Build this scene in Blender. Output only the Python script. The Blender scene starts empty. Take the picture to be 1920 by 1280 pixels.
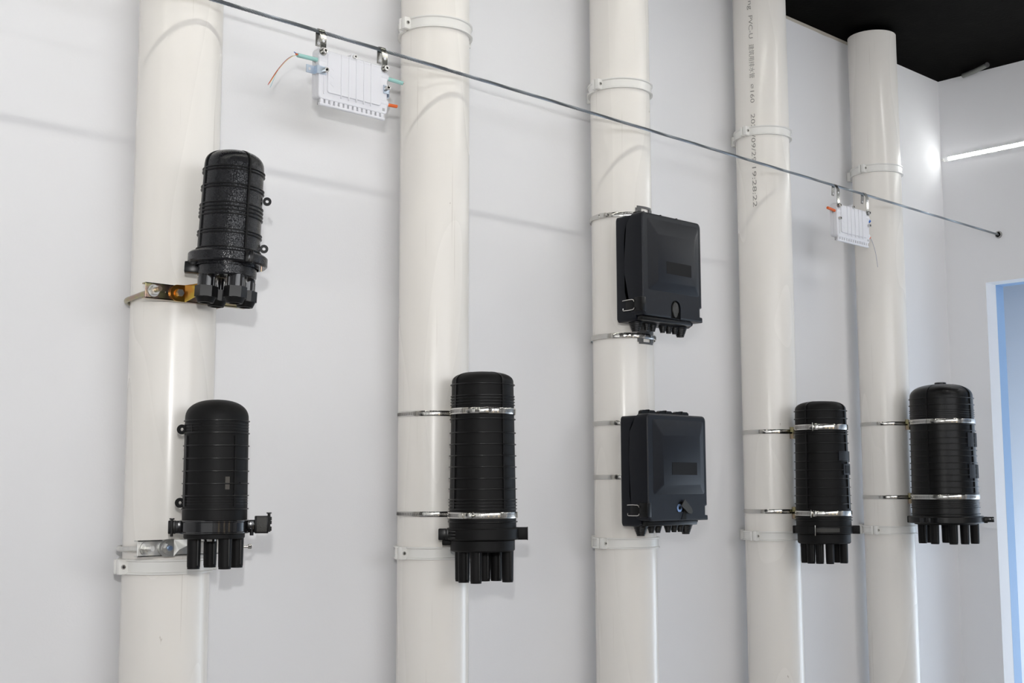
import bpy, bmesh, math, random
from mathutils import Vector, Matrix, Euler
random.seed(7)
S = bpy.context.scene
COL = S.collection
PI = math.pi
R = math.radians
def V(*a): return Vector(a)

# ------------------------------------------------------------------ camera
XW = 3.8936            # plane of the right wall
ZC = 3.1418            # ceiling height
PX = [0.6473, 1.2975, 1.9432, 2.5904, 3.2446]   # pipe axes
PY, PR = -0.10, 0.08
CAM = V(-0.519, -2.2874, 1.600)
yaw, pitch, roll = R(43.2905), R(6.5742), R(-0.1605)
fwd = V(math.sin(yaw)*math.cos(pitch), math.cos(yaw)*math.cos(pitch), math.sin(pitch))
rgt = V(math.cos(yaw), -math.sin(yaw), 0)
up = rgt.cross(fwd)
r2 = rgt*math.cos(roll) + up*math.sin(roll)
u2 = up*math.cos(roll) - rgt*math.sin(roll)
cd = bpy.data.cameras.new('camera'); cam = bpy.data.objects.new('camera', cd); COL.objects.link(cam)
m = Matrix((r2, u2, -fwd)).transposed().to_4x4(); m.translation = CAM
cam.matrix_world = m
cd.sensor_width = 36.0; cd.lens = 36.0*2354.5/1920.0
cd.clip_start = 0.02
S.camera = cam

# ------------------------------------------------------------------ world, lights, exposure
W = bpy.data.worlds.new('world'); S.world = W; W.use_nodes = True
W.node_tree.nodes['Background'].inputs[0].default_value = (0.55, 0.6, 0.7, 1)
W.node_tree.nodes['Background'].inputs[1].default_value = 0.05
S.view_settings.view_transform = 'Standard'
S.view_settings.look = 'None'
S.view_settings.gamma = 1.0
S.view_settings.use_curve_mapping = False
S.view_settings.exposure = 0.0
FLASH_W = 6.6         # the photographer's flash: its shadows show on the wall beside every thing
TRACK_E = (40.0, 24.0) # two linear lamps on the ceiling (emission)
FILL_E = 5.3; FILL_C = (0.96, 0.98, 1.02)  # added unseen panel behind the viewer, lifts general brightness
LFILL_E = 0.7; LFILL_C = (0.98, 0.99, 1.0)  # added unseen panel on the left wall, lifts the right wall
WARM_E = 10.0
SIDE_W = 56.0; SIDE_C = (0.93, 0.98, 1.0)
FLASH_C = (1, 0.99, 0.97); TRACK_C = ((1, 0.985, 0.91), (1, 0.99, 0.985)); FILL_TRACK_C = (1, 0.99, 0.97); STRIP_C = (0.98, 1, 0.985)
FILL_TRACK_E = 46.0  # strength of the added third ceiling lamp
STRIP_E = 40.0         # linear lamp on the right wall
def lamp(name, kind, loc, power, col, size=0.1, target=None, shape='DISK', sy=None):
    d = bpy.data.lights.new(name, kind); d.energy = power; d.color = col
    if kind == 'AREA':
        d.shape = shape; d.size = size
        if sy: d.size_y = sy
    else: d.shadow_soft_size = size
    o = bpy.data.objects.new(name, d); COL.objects.link(o); o.location = loc
    if target is not None:
        o.rotation_euler = (Vector(target)-Vector(loc)).to_track_quat('-Z', 'Y').to_euler()
    return o
lamp('camera_flash', 'AREA', (-0.54, -2.29, 1.86), FLASH_W, FLASH_C, 0.045, (1.3, 0, 2.35))
bpy.data.lights['camera_flash'].spread = R(110)
lamp('side_room_daylight', 'AREA', (XW+0.22, -0.9, 0.9), SIDE_W, SIDE_C, 0.7, (XW+1.15, -1.05, 0.8), 'SQUARE')

# ------------------------------------------------------------------ materials
def mat(name, col, rough=0.5, metal=0.0, bump=None, vary=None, spec=0.5, emit=None, coat=0.0):
    M = bpy.data.materials.new(name); M.use_nodes = True
    nt = M.node_tree; b = nt.nodes['Principled BSDF']
    b.inputs['Base Color'].default_value = (*col, 1)
    b.inputs['Roughness'].default_value = rough; b.inputs['Metallic'].default_value = metal
    b.inputs['Specular IOR Level'].default_value = spec
    if coat: b.inputs['Coat Weight'].default_value = coat; b.inputs['Coat Roughness'].default_value = 0.12
    if emit:
        b.inputs['Emission Color'].default_value = (*emit[0], 1); b.inputs['Emission Strength'].default_value = emit[1]
    tc = nt.nodes.new('ShaderNodeTexCoord')
    if vary:               # (scale, colour two, low, high, stretch)
        n = nt.nodes.new('ShaderNodeTexNoise'); n.inputs['Scale'].default_value = vary[0]; n.inputs['Detail'].default_value = 5
        mp = nt.nodes.new('ShaderNodeMapping'); mp.inputs['Scale'].default_value = vary[4] if len(vary) > 4 else (1, 1, 1)
        nt.links.new(tc.outputs['Object'], mp.inputs['Vector']); nt.links.new(mp.outputs['Vector'], n.inputs['Vector'])
        r = nt.nodes.new('ShaderNodeValToRGB'); r.color_ramp.elements[0].position = vary[2]; r.color_ramp.elements[1].position = vary[3]
        r.color_ramp.elements[0].color = (*col, 1); r.color_ramp.elements[1].color = (*vary[1], 1)
        nt.links.new(n.outputs['Fac'], r.inputs['Fac']); nt.links.new(r.outputs['Color'], b.inputs['Base Color'])
    if bump:
        n = nt.nodes.new('ShaderNodeTexNoise'); n.inputs['Scale'].default_value = bump[0]; n.inputs['Detail'].default_value = 3
        nt.links.new(tc.outputs['Object'], n.inputs['Vector'])
        bp = nt.nodes.new('ShaderNodeBump'); bp.inputs['Strength'].default_value = bump[1]; bp.inputs['Distance'].default_value = 0.002
        nt.links.new(n.outputs['Fac'], bp.inputs['Height']); nt.links.new(bp.outputs['Normal'], b.inputs['Normal'])
    return M

def sparkle(M):          # coarse spark-eroded mould texture: every grain a small facet
    nt = M.node_tree; b = nt.nodes['Principled BSDF']
    v = nt.nodes.new('ShaderNodeTexVoronoi'); v.inputs['Scale'].default_value = 1100
    tc = nt.nodes['Texture Coordinate']; nt.links.new(tc.outputs['Object'], v.inputs['Vector'])
    sub = nt.nodes.new('ShaderNodeVectorMath'); sub.operation = 'SUBTRACT'; nt.links.new(v.outputs['Color'], sub.inputs[0]); sub.inputs[1].default_value = (.5, .5, .5)
    sc = nt.nodes.new('ShaderNodeVectorMath'); sc.operation = 'SCALE'; nt.links.new(sub.outputs[0], sc.inputs[0]); sc.inputs['Scale'].default_value = .24
    ge = nt.nodes.new('ShaderNodeNewGeometry')
    ad = nt.nodes.new('ShaderNodeVectorMath'); nt.links.new(ge.outputs['Normal'], ad.inputs[0]); nt.links.new(sc.outputs[0], ad.inputs[1])
    no = nt.nodes.new('ShaderNodeVectorMath'); no.operation = 'NORMALIZE'; nt.links.new(ad.outputs[0], no.inputs[0])
    nt.links.new(no.outputs[0], b.inputs['Normal'])
    return M

def pipe_mat():
    M = mat('pvc', (0.83, 0.80, 0.75), 0.24, spec=0.42)
    nt = M.node_tree; b = nt.nodes['Principled BSDF']; L = nt.links.new
    tc = nt.nodes['Texture Coordinate']
    inf = nt.nodes.new('ShaderNodeObjectInfo')
    off = nt.nodes.new('ShaderNodeVectorMath'); off.operation = 'SCALE'; L(inf.outputs['Location'], off.inputs[0]); off.inputs['Scale'].default_value = 3.7
    add = nt.nodes.new('ShaderNodeVectorMath'); L(tc.outputs['Object'], add.inputs[0]); L(off.outputs[0], add.inputs[1])
    def noise(scale, stretch, lo, hi, detail=4):
        mp = nt.nodes.new('ShaderNodeMapping'); mp.inputs['Scale'].default_value = stretch
        L(add.outputs[0], mp.inputs['Vector'])
        n = nt.nodes.new('ShaderNodeTexNoise'); n.inputs['Scale'].default_value = scale; n.inputs['Detail'].default_value = detail
        L(mp.outputs[0], n.inputs['Vector'])
        r = nt.nodes.new('ShaderNodeMapRange'); r.interpolation_type = 'SMOOTHSTEP'; r.inputs['From Min'].default_value = lo; r.inputs['From Max'].default_value = hi
        L(n.outputs['Fac'], r.inputs['Value']); return r.outputs['Result']
    def mixin(fac, colA, colB):
        mx = nt.nodes.new('ShaderNodeMix'); mx.data_type = 'RGBA'
        L(fac, mx.inputs['Factor'])
        if isinstance(colA, tuple): mx.inputs[6].default_value = (*colA, 1)
        else: L(colA, mx.inputs[6])
        mx.inputs[7].default_value = (*colB, 1); return mx.outputs[2]
    def scale(o, k):
        mm = nt.nodes.new('ShaderNodeMath'); mm.operation = 'MULTIPLY'; L(o, mm.inputs[0]); mm.inputs[1].default_value = k; return mm.outputs[0]
    c = mixin(scale(noise(5, (1, 1, .35), .25, .80), 0.4), (0.825, 0.795, 0.75), (0.785, 0.75, 0.70))
    c = mixin(scale(noise(210, (1, 1, .012), .70, .76, 2), 0.22), c, (0.36, 0.31, 0.25))          # long drawn scratches
    c = mixin(scale(noise(38, (1, 1, .5), .735, .775), 0.55), c, (0.22, 0.15, 0.09))          # specks of dirt
    L(c, b.inputs['Base Color'])
    rr = nt.nodes.new('ShaderNodeMapRange'); rr.inputs['To Min'].default_value = 0.18; rr.inputs['To Max'].default_value = 0.34
    L(noise(9, (1, 1, .2), .1, .9, 0), rr.inputs['Value']); L(rr.outputs['Result'], b.inputs['Roughness'])
    n = nt.nodes.new('ShaderNodeTexNoise'); n.inputs['Scale'].default_value = 40
    mp = nt.nodes.new('ShaderNodeMapping'); mp.inputs['Scale'].default_value = (1, 1, .04); L(add.outputs[0], mp.inputs[0]); L(mp.outputs[0], n.inputs['Vector'])
    bp = nt.nodes.new('ShaderNodeBump'); bp.inputs['Strength'].default_value = .04; bp.inputs['Distance'].default_value = .002
    L(n.outputs['Fac'], bp.inputs['Height']); L(bp.outputs[0], b.inputs['Normal'])
    return M

M = dict(
    wall=mat('white_wall_paint', (0.80, 0.80, 0.815), 0.75, bump=(220, .08), spec=.25),
    floor=mat('grey_floor', (0.33, 0.32, 0.31), 0.45, vary=(3, (.28, .27, .26), .3, .7)),
    ceil=mat('black_ceiling_paint', (0.0012, 0.0011, 0.0010), 0.7, bump=(90, .3), vary=(14, (.0032, .0029, .0026), .45, .8), spec=.02),
    dim=mat('grey_room_paint', (0.55, 0.55, 0.56), 0.8),
    edge=mat('beige_paint_edge', (0.50, 0.46, 0.40), 0.8, bump=(300, .3)),
    blue=mat('blue_jamb', (0.30, 0.46, 0.70), 0.6),
    sky=mat('pale_blue_wall', (0.62, 0.69, 0.79), 0.7),
    pvc=pipe_mat(),
    clamp=mat('white_clip_plastic', (0.78, 0.77, 0.74), 0.25, spec=.5),
    black=mat('black_moulded_plastic', (0.0062, 0.0060, 0.0062), 0.52, bump=(900, .10), spec=.15),
    satin=mat('satin_black_plastic', (0.0060, 0.0058, 0.0060), 0.30, bump=(700, .12), spec=.20),
    rib=mat('black_plastic_rib', (0.0045, 0.0044, 0.0045), 0.30, spec=.26),
    speck=sparkle(mat('black_textured_plastic', (0.0080, 0.0083, 0.0100), 0.20, spec=.34)),
    gloss=mat('glossy_black_plastic', (0.006, 0.006, 0.007), 0.14, spec=.55),
    dull=mat('dull_grey_black_plastic', (0.035, 0.034, 0.030), 0.6, bump=(400, .5)),
    cab=mat('blue_black_plastic', (0.0052, 0.0062, 0.0098), 0.36, bump=(900, .12), spec=.30),
    patch=mat('blanked_label', (0.0065, 0.0060, 0.0060), 0.6, spec=.2),
    patch2=mat('dark_label', (0.014, 0.0155, 0.02), 0.5, spec=.3),
    tag=mat('brown_grey_sticker', (0.06, 0.053, 0.043), 0.6),
    dark=mat('dark_recess', (0.003, 0.003, 0.003), 0.8, spec=.1),
    white=mat('white_box_plastic', (0.74, 0.74, 0.775), 0.38, spec=.4),
    whiteslot=mat('grey_slot', (0.42, 0.42, 0.43), 0.7),
    steel=mat('stainless_steel', (0.60, 0.585, 0.55), 0.14, 1.0, bump=(160, .04)),
    steeld=mat('stainless_steel_groove', (0.16, 0.155, 0.15), 0.35, 1.0),
    hanger=mat('polished_hanger_steel', (0.36, 0.355, 0.34), 0.22, 1.0),
    chrome=mat('bright_screw_steel', (0.62, 0.61, 0.58), 0.18, 1.0),
    zinc=mat('zinc_plate', (0.72, 0.71, 0.67), 0.40, 1.0, vary=(40, (.55, .55, .54), .35, .65)),
    bzinc=mat('blue_zinc_plate', (0.58, 0.66, 0.76), 0.34, 1.0),
    yzinc=mat('yellow_passivated_zinc', (0.36, 0.33, 0.17), 0.26, 1.0, vary=(45, (.36, .25, .21), .4, .62)),
    ozinc=mat('orange_passivated_zinc', (0.66, 0.30, 0.06), 0.28, 1.0, vary=(28, (.72, .55, .10), .42, .6)),
    rope=mat('grey_steel_strand', (0.27, 0.29, 0.31), 0.36, 0.85),
    teal=mat('teal_cable_sheath', (0.33, 0.58, 0.54), 0.5),
    orange=mat('orange_cable_sheath', (0.72, 0.13, 0.02), 0.5),
    bluecap=mat('blue_plug', (0.03, 0.13, 0.45), 0.45),
    red=mat('red_fibre', (0.45, 0.03, 0.02), 0.5), yellow=mat('yellow_fibre', (0.75, 0.62, 0.15), 0.5),
    cyan=mat('pale_blue_fibre', (0.35, 0.62, 0.68), 0.5), violet=mat('slate_fibre', (0.22, 0.24, 0.36), 0.5),
    cblue=mat('blue_lock_face', (0.32, 0.44, 0.66), 0.3, 0.8),
    ink=mat('grey_print_ink', (0.27, 0.26, 0.24), 0.7),
    greymetal=mat('dark_grey_mounting_plate', (0.10, 0.10, 0.10), 0.4, 0.3),
    led=mat('lit_led_diffuser', (0.9, 0.9, 0.9), 0.5, emit=(STRIP_C, STRIP_E)),
    ledc=mat('lit_ceiling_diffuser', (0.9, 0.9, 0.9), 0.5, emit=(TRACK_C[0], TRACK_E[0])),
    ledb=mat('lit_ceiling_diffuser_far', (0.9, 0.9, 0.9), 0.5, emit=(TRACK_C[1], TRACK_E[1])),
    ledfill=mat('fill_ceiling_diffuser', (0.9, 0.9, 0.9), 0.5, emit=(FILL_TRACK_C, FILL_TRACK_E)),
    warm=mat('lit_warm_lamp', (0.9, 0.8, 0.6), 0.5, emit=((1, 0.74, 0.40), WARM_E)),
    day=mat('fill_panel_glow', (0.9, 0.9, 0.9), 0.3, emit=(FILL_C, FILL_E)),
    fill_left=mat('left_fill_panel_glow', (0.9, 0.9, 0.9), 0.3, emit=(LFILL_C, LFILL_E)),
    alu=mat('aluminium_profile', (0.75, 0.75, 0.75), 0.35, 0.9),
    conduit=mat('grey_conduit', (0.16, 0.165, 0.15), 0.5),
)

# ------------------------------------------------------------------ mesh helpers
class MB:
    def __init__(s): s.v = []; s.f = []
    def add(s, vs, fs, M=None):
        o = len(s.v)
        s.v += [(M @ Vector(v)) if M is not None else Vector(v) for v in vs]
        s.f += [tuple(o+i for i in f) for f in fs]; return s
    def box(s, x0, x1, y0, y1, z0, z1, bev=0.0, M=None, seg=2):
        bm = bmesh.new(); bmesh.ops.create_cube(bm, size=1)
        for v in bm.verts: v.co = V((x0+x1)/2+v.co.x*(x1-x0), (y0+y1)/2+v.co.y*(y1-y0), (z0+z1)/2+v.co.z*(z1-z0))
        if bev: bmesh.ops.bevel(bm, geom=bm.edges[:], offset=bev, segments=seg, affect='EDGES', profile=.5)
        bm.verts.index_update()
        s.add([v.co.copy() for v in bm.verts], [[v.index for v in f.verts] for f in bm.faces], M); bm.free(); return s
    def cyl(s, a, b, r0, r1=None, n=20, cap=True):
        a = Vector(a); b = Vector(b); r1 = r0 if r1 is None else r1
        q = (b-a).to_track_quat('Z', 'Y'); vs = []
        for p, r in ((a, r0), (b, r1)):
            for i in range(n): vs.append(p + q @ V(r*math.cos(2*PI*i/n), r*math.sin(2*PI*i/n), 0))
        fs = [(i, (i+1) % n, n+(i+1) % n, n+i) for i in range(n)]
        if cap: fs += [tuple(range(n))[::-1], tuple(range(n, 2*n))]
        return s.add(vs, fs)
    def lathe(s, prof, n=64, a0=0.0, a1=2*PI, M=None, close=False):
        # prof: list of (radius, z); angle 0 points to -y, positive turns to +x
        full = abs(a1-a0-2*PI) < 1e-6; k = n if full else n+1; vs = []; fs = []
        for r, z in prof:
            for i in range(k):
                a = a0+(a1-a0)*i/n; vs.append((r*math.sin(a), -r*math.cos(a), z))
        m = len(prof)
        for j in range(m if close else m-1):
            j2 = (j+1) % m
            for i in range(n):
                i2 = (i+1) % k if full else i+1
                fs.append((j*k+i, j*k+i2, j2*k+i2, j2*k+i))
        if not full and close:
            fs.append(tuple(j*k for j in range(m))); fs.append(tuple(j*k+n for j in range(m))[::-1])
        return s.add(vs, fs, M)
    def ring(s, r0, r1, z0, z1, n=64, a0=0.0, a1=2*PI, M=None):
        return s.lathe([(r0, z0), (r1, z0), (r1, z1), (r0, z1)], n, a0, a1, M, True)
    def tube(s, pts, r, n=8, cap=True):
        pts = [Vector(p) for p in pts]; vs = []; k = len(pts)
        t = (pts[1]-pts[0]).normalized(); u = t.orthogonal().normalized()
        for i, p in enumerate(pts):
            t = (pts[min(i+1, k-1)]-pts[max(i-1, 0)]).normalized()
            u = (u-t*u.dot(t)).normalized(); w = t.cross(u)
            rr = r[i] if isinstance(r, (list, tuple)) else r
            for j in range(n): vs.append(p+u*rr*math.cos(2*PI*j/n)+w*rr*math.sin(2*PI*j/n))
        fs = [(i*n+j, i*n+(j+1) % n, (i+1)*n+(j+1) % n, (i+1)*n+j) for i in range(k-1) for j in range(n)]
        if cap: fs += [tuple(range(n))[::-1], tuple(range((k-1)*n, k*n))]
        return s.add(vs, fs)
    def prism(s, poly, axis, a, b, M=None):
        # poly in the two remaining axes (in x,y,z order), extruded along axis from a to b
        def p3(p, t): return {'x': (t, p[0], p[1]), 'y': (p[0], t, p[1]), 'z': (p[0], p[1], t)}[axis]
        n = len(poly); vs = [p3(p, a) for p in poly]+[p3(p, b) for p in poly]
        fs = [(i, (i+1) % n, n+(i+1) % n, n+i) for i in range(n)]+[tuple(range(n))[::-1], tuple(range(n, 2*n))]
        return s.add(vs, fs, M)
    def loops(s, loops, cap0=True, cap1=True):
        n = len(loops[0]); vs = [v for l in loops for v in l]
        fs = [(j*n+i, j*n+(i+1) % n, (j+1)*n+(i+1) % n, (j+1)*n+i) for j in range(len(loops)-1) for i in range(n)]
        if cap0: fs.append(tuple(range(n))[::-1])
        if cap1: fs.append(tuple((len(loops)-1)*n+i for i in range(n)))
        return s.add(vs, fs)
    def build(s, name, m, parent=None, smooth=32, label=None, M=None):
        me = bpy.data.meshes.new(name)
        me.from_pydata([tuple(v) for v in s.v], [], s.f)
        bm = bmesh.new(); bm.from_mesh(me); bmesh.ops.recalc_face_normals(bm, faces=bm.faces[:]); bm.to_mesh(me); bm.free()
        me.materials.append(m)
        if smooth:
            me.shade_smooth(); me.set_sharp_from_angle(angle=R(smooth))
        o = bpy.data.objects.new(name, me); COL.objects.link(o)
        if parent is not None: o.parent = parent
        if label: o['label'] = label
        return o

def tag(o, label, cat, group=None):
    o['label'] = label; o['category'] = cat
    if group: o['group'] = group
    return o
def thing(name, loc, label, cat, group=None, rz=0.0):
    o = bpy.data.objects.new(name, None); o.empty_display_size = .02; COL.objects.link(o)
    o.location = loc; o.rotation_euler = (0, 0, rz)
    return tag(o, label, cat, group)
def struct(o): o['kind'] = 'structure'; return o
def rrect(x0, x1, z0, z1, r, k=5):
    pts = []
    for cx, cz, a in ((x1-r, z0+r, -90), (x1-r, z1-r, 0), (x0+r, z1-r, 90), (x0+r, z0+r, 180)):
        for i in range(k+1):
            t = R(a+90*i/k); pts.append((cx+r*math.cos(t), cz+r*math.sin(t)))
    return pts
def toward(x, y):          # turns a thing's local -y towards the camera's station
    dx, dy = CAM.x-x, CAM.y-y
    return math.atan2(dx, -dy)

# ------------------------------------------------------------------ the room
OY0, OY1, OZ = -0.1535, -3.00, 2.341       # doorway in the right wall
T1, T2 = 0.078, 0.138
b = MB().box(-2.7, XW, 0.0, 0.12, 0, ZC); struct(b.build('wall_back', M['wall'], smooth=0))
b = MB()
for y0, y1, z0, z1 in ((OY0, 0.0, 0, ZC), (OY1, OY0, OZ, ZC), (-5.2, OY1, 0, ZC)): b.box(XW, XW+T1, y0, y1, z0, z1)
struct(b.build('wall_right', M['wall'], smooth=0))
struct(MB().box(-2.8, -2.7, -5.2, 0.12, 0, ZC).build('wall_left', M['dim'], smooth=0))
struct(MB().box(-2.8, XW+T1, -5.3, -5.2, 0, ZC).build('wall_front', M['dim'], smooth=0))
struct(MB().box(-2.8, XW+2.2, -5.3, 0.12, -.1, 0).build('floor', M['floor'], smooth=0))
struct(MB().box(-2.8, XW+T1, -5.3, 0.12, ZC, ZC+.1).build('ceiling', M['ceil'], smooth=0))
b = MB()                                    # blue reveal behind the doorway
b.box(XW+T1, XW+T2, OY0-.0005, OY0+.12, 0, OZ+.12).box(XW+T1, XW+T2, OY1-.12, OY0-.0005, OZ, OZ+.12).box(XW+T1, XW+T2, OY1-.12, OY1, 0, OZ)
struct(b.build('door_1', M['blue'], smooth=0))
b = MB().box(XW+1.15, XW+1.25, -3.7, .75, 0, 2.75).box(XW+T2, XW+1.15, .65, .75, 0, 2.75).box(XW+T2, XW+1.15, -3.7, -3.6, 0, 2.75).box(XW+T2, XW+1.25, -3.7, .75, 2.75, 2.85)
struct(b.build('wall_side_room', M['sky'], smooth=0))
# added fill light framed like a window, on the wall behind the viewer
b = MB()
for x0, x1, z0, z1 in ((-2.4, 2.65, 1.84, 1.90), (-2.4, 2.65, 2.90, 2.96), (-2.4, -2.34, 1.9, 2.9), (2.59, 2.65, 1.9, 2.9), (-.72, -.66, 1.9, 2.9), (.95, 1.01, 1.9, 2.9)): b.box(x0, x1, -5.20, -5.14, z0, z1)
wf = struct(b.build('fill_panel_1', M['alu'], smooth=0))
MB().box(-2.35, 2.60, -5.185, -5.175, 1.89, 2.91).build('fill_emitter', M['day'], wf, 0)
b = MB()                                    # second added fill light in a window-like frame, on the left wall
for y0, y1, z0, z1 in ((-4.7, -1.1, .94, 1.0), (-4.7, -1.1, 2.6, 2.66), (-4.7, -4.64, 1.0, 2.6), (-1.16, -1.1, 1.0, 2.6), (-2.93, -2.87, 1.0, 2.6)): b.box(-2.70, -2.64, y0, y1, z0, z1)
wf = struct(b.build('fill_panel_2', M['alu'], smooth=0))
MB().box(-2.69, -2.68, -4.65, -1.15, .99, 2.61).build('fill_emitter', M['fill_left'], wf, 0)
# ragged beige paint edge along the top of the back wall
top = []; n = 120
for i in range(n+1):
    x = -2.7+(3.36+2.7)*i/n; top.append((x, ZC-.0115+random.uniform(-.0012, .0012)))
poly = top+[(3.36, ZC-.0005), (-2.7, ZC-.0005)]
struct(MB().prism(poly, 'y', -.0012, 0.0).build('trim_1', M['edge'], smooth=0))

# ------------------------------------------------------------------ lamps of the room and one added fill lamp
ORD = ['leftmost', 'second', 'third', 'fourth', 'fifth']
t = thing('linear_lamp', (XW, 0, 2.832), 'slim lit linear lamp running along the right wall above the doorway', 'lamp')
MB().box(-.004, 0, -3.4, -.012, -.010, .010).build('lamp_profile', M['alu'], t, 0)
MB().box(-.0060, -.004, -3.395, -.030, -.0060, .0060, .0015).build('lamp_diffuser', M['led'], t, 0)
MB().box(-.007, 0, -.012, -.004, -.005, .005, .001).build('lamp_end_cap', M['clamp'], t, 0)
for k, (y, lab) in enumerate(((-.715, 'ceiling linear lamp nearest the pipe wall, set in the black ceiling'), (-1.69, 'ceiling linear lamp farther out in the room, set in the black ceiling'))):
    t = thing('ceiling_lamp', (0.2, y, ZC), lab, 'lamp', 'linear lamps on the black ceiling')
    MB().box(-2.6, 2.1, -.018, .018, -.022, 0).build('lamp_profile', M['alu'], t, 0)
    MB().box(-2.58, 2.08, -.008, .008, -.026, -.022).build('lamp_diffuser', M['ledc'] if k == 0 else M['ledb'], t, 0)
t = thing('ceiling_lamp', (2.85, -.80, ZC), 'added ceiling fill lamp, out of view, brightening the doorway wall', 'lamp', 'linear lamps on the black ceiling')  # not a known fixture: added to brighten the right wall
MB().box(-.018, .018, -3.3, 0, -.022, 0).build('lamp_profile', M['alu'], t, 0)
MB().box(-.014, .014, -3.28, -.02, -.026, -.022).build('lamp_diffuser', M['ledfill'], t, 0)
for k, x in enumerate((-.75, .85, 2.35)):
    t = thing('wall_lamp', (x, -5.2, .35), ('warm upright wall lamp behind the viewer, nearest the left wall', 'warm upright wall lamp behind the viewer, middle of three', 'warm upright wall lamp behind the viewer, nearest the doorway wall')[k], 'lamp', 'warm upright lamps on the front wall')
    MB().box(-.025, .025, 0, .03, 0, 1.45, .004).build('lamp_profile', M['alu'], t, 0)
    MB().box(-.018, .018, .03, .04, .02, 1.43).build('lamp_diffuser', M['warm'], t, 0)
# grey conduit stub lying against the black ceiling at the right wall
a = V(3.862, -.118, ZC-.012); c = V(3.806, -.240, ZC-.013)
t = thing('conduit_stub', a, 'short grey conduit stub on the black ceiling above the right wall', 'conduit')
MB().tube([(0, .0, 0), (c-a)*.5+V(.003, 0, -.001), (c-a)], .0085, 14).build('conduit_tube', M['conduit'], t)
MB().tube([(c-a)*.985, (c-a)*1.012], .0096, 14).build('conduit_collar', M['greymetal'], t)

# ------------------------------------------------------------------ pipes
PLAB = ['leftmost of the five cream PVC pipes, behind the tilted black dome',
        'second cream PVC pipe from the left, behind the tall black dome',
        'third cream PVC pipe from the left, carrying two black boxes',
        'fourth cream PVC pipe from the left, with printed lettering',
        'rightmost cream PVC pipe, its top meeting the black ceiling']
for i, x in enumerate(PX):
    top = ZC-.004 if i < 4 else 3.128
    b = MB().lathe([(PR-.004, 0.001), (PR, 0.001)] + [(PR, .001+(top-.001)*k/14) for k in range(1, 15)] + [(PR-.004, top), (PR-.004, top-.05)], 96)
    o = b.build('pvc_pipe', M['pvc']); o.location = (x, PY, 0)
    tag(o, PLAB[i], 'pipe', 'pvc pipes along the wall')
    if i == 3: PIPE4 = o

def pipe_text(string, z_top, z_bot, ang, height):
    cu = bpy.data.curves.new('print', 'FONT'); cu.body = string; cu.size = 1.0; cu.resolution_u = 3
    ob = bpy.data.objects.new('print', cu); COL.objects.link(ob)
    dg = bpy.context.evaluated_depsgraph_get(); dg.update()
    me = bpy.data.meshes.new_from_object(ob.evaluated_get(dg), depsgraph=dg)
    bpy.data.objects.remove(ob); 
    xs = [v.co.x for v in me.vertices]; ys = [v.co.y for v in me.vertices]
    x0, x1, y0, y1 = min(xs), max(xs), 0.0, .70
    bm = bmesh.new(); bm.from_mesh(me)
    for v in bm.verts:
        z = z_top-(v.co.x-x0)/(x1-x0)*(z_top-z_bot)
        a = ang+((v.co.y-y0)/(y1-y0)-.5)*height/PR       # tops of the letters point to the right
        v.co = V((PR+.0005)*math.cos(a), (PR+.0005)*math.sin(a), z)
    bm.to_mesh(me); bm.free(); me.materials.append(M['ink'])
    o = bpy.data.objects.new('printed_lettering', me); COL.objects.link(o); o.parent = PIPE4
    return o
def zt(row): return 3.0585-(row/3.2)*(3.0585-2.4265)/384.4
A0 = R(-163.9)
for s_, r0, r1 in (('ng', 5, 58), ('PVC-U', 95, 234), ('\u5efa\u7b51\u7528\u6392\u6c34\u7ba1', 270, 474), ('\u2300160', 510, 622), ('2021', 688, 800), ('/09/29', 812, 972), ('19:28:22', 1005, 1240)):
    pipe_text(s_, zt(r0), zt(r1), A0, .0125)

# ------------------------------------------------------------------ white plastic pipe clips
def pipe_clip(i, z, label, flip=1, h=.027):
    t = thing('pipe_clip', (PX[i], PY, z), label, 'pipe clip', 'white clips holding the pipes')
    z0, z1 = -h/2, h/2; e = R(4)
    def half(a0, a1):
        p = [(PR+.0006, z0), (PR+.0075, z0), (PR+.0075, z0+.0028), (PR+.0042, z0+.0045), (PR+.0042, z1-.0045), (PR+.0075, z1-.0028), (PR+.0075, z1), (PR+.0006, z1)]
        return MB().lathe(p, 40, a0, a1, None, True)
    half(-PI/2+e, PI/2-e).build('front_band', M['clamp'], t, 25)
    half(PI/2+e, 3*PI/2-e).build('rear_band', M['clamp'], t, 25)
    for s in (-1, 1):
        x0, x1 = sorted((s*(PR+.002), s*(PR+.021)))
        MB().box(x0, x1, -.0135, -.0012, z0-.0005, z1+.0005, .0025).build('front_ear', M['clamp'], t, 40)
        MB().box(x0, x1, .0012, .0095, z0, z1, .002).build('rear_ear', M['clamp'], t, 40)
        b = MB().cyl((s*(PR+.0125), -.0158, 0), (s*(PR+.0125), -.0130, 0), .0040, .0046, 16)
        sc = b.build('screw', M['chrome'], t, 40)
        MB().box(s*(PR+.0125)-.0028, s*(PR+.0125)+.0028, -.0161, -.0157, -.0006, .0006).box(s*(PR+.0125)-.0006, s*(PR+.0125)+.0006, -.0161, -.0157, -.0028, .0028).build('screw_slot', M['dark'], sc, 0)
    MB().box(-.026, .026, PR+.005, -PY-.001, z0-.002, z1+.002, .002).build('wall_base', M['clamp'], t, 40)
    return t
WH = ['leftmost', 'second', 'third', 'fourth', 'rightmost']
for i in range(5):
    pipe_clip(i, 1.4558, ('lower white clip on the leftmost pipe, under the zinc bracket', 'lower white clip on the second pipe, beside the tall dome\'s base', 'lower white clip on the third pipe, below the lower black box', 'lower white clip on the fourth pipe, beside a black dome\'s ports', 'lower white clip on the rightmost pipe, beside the widest dome')[i])
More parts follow.
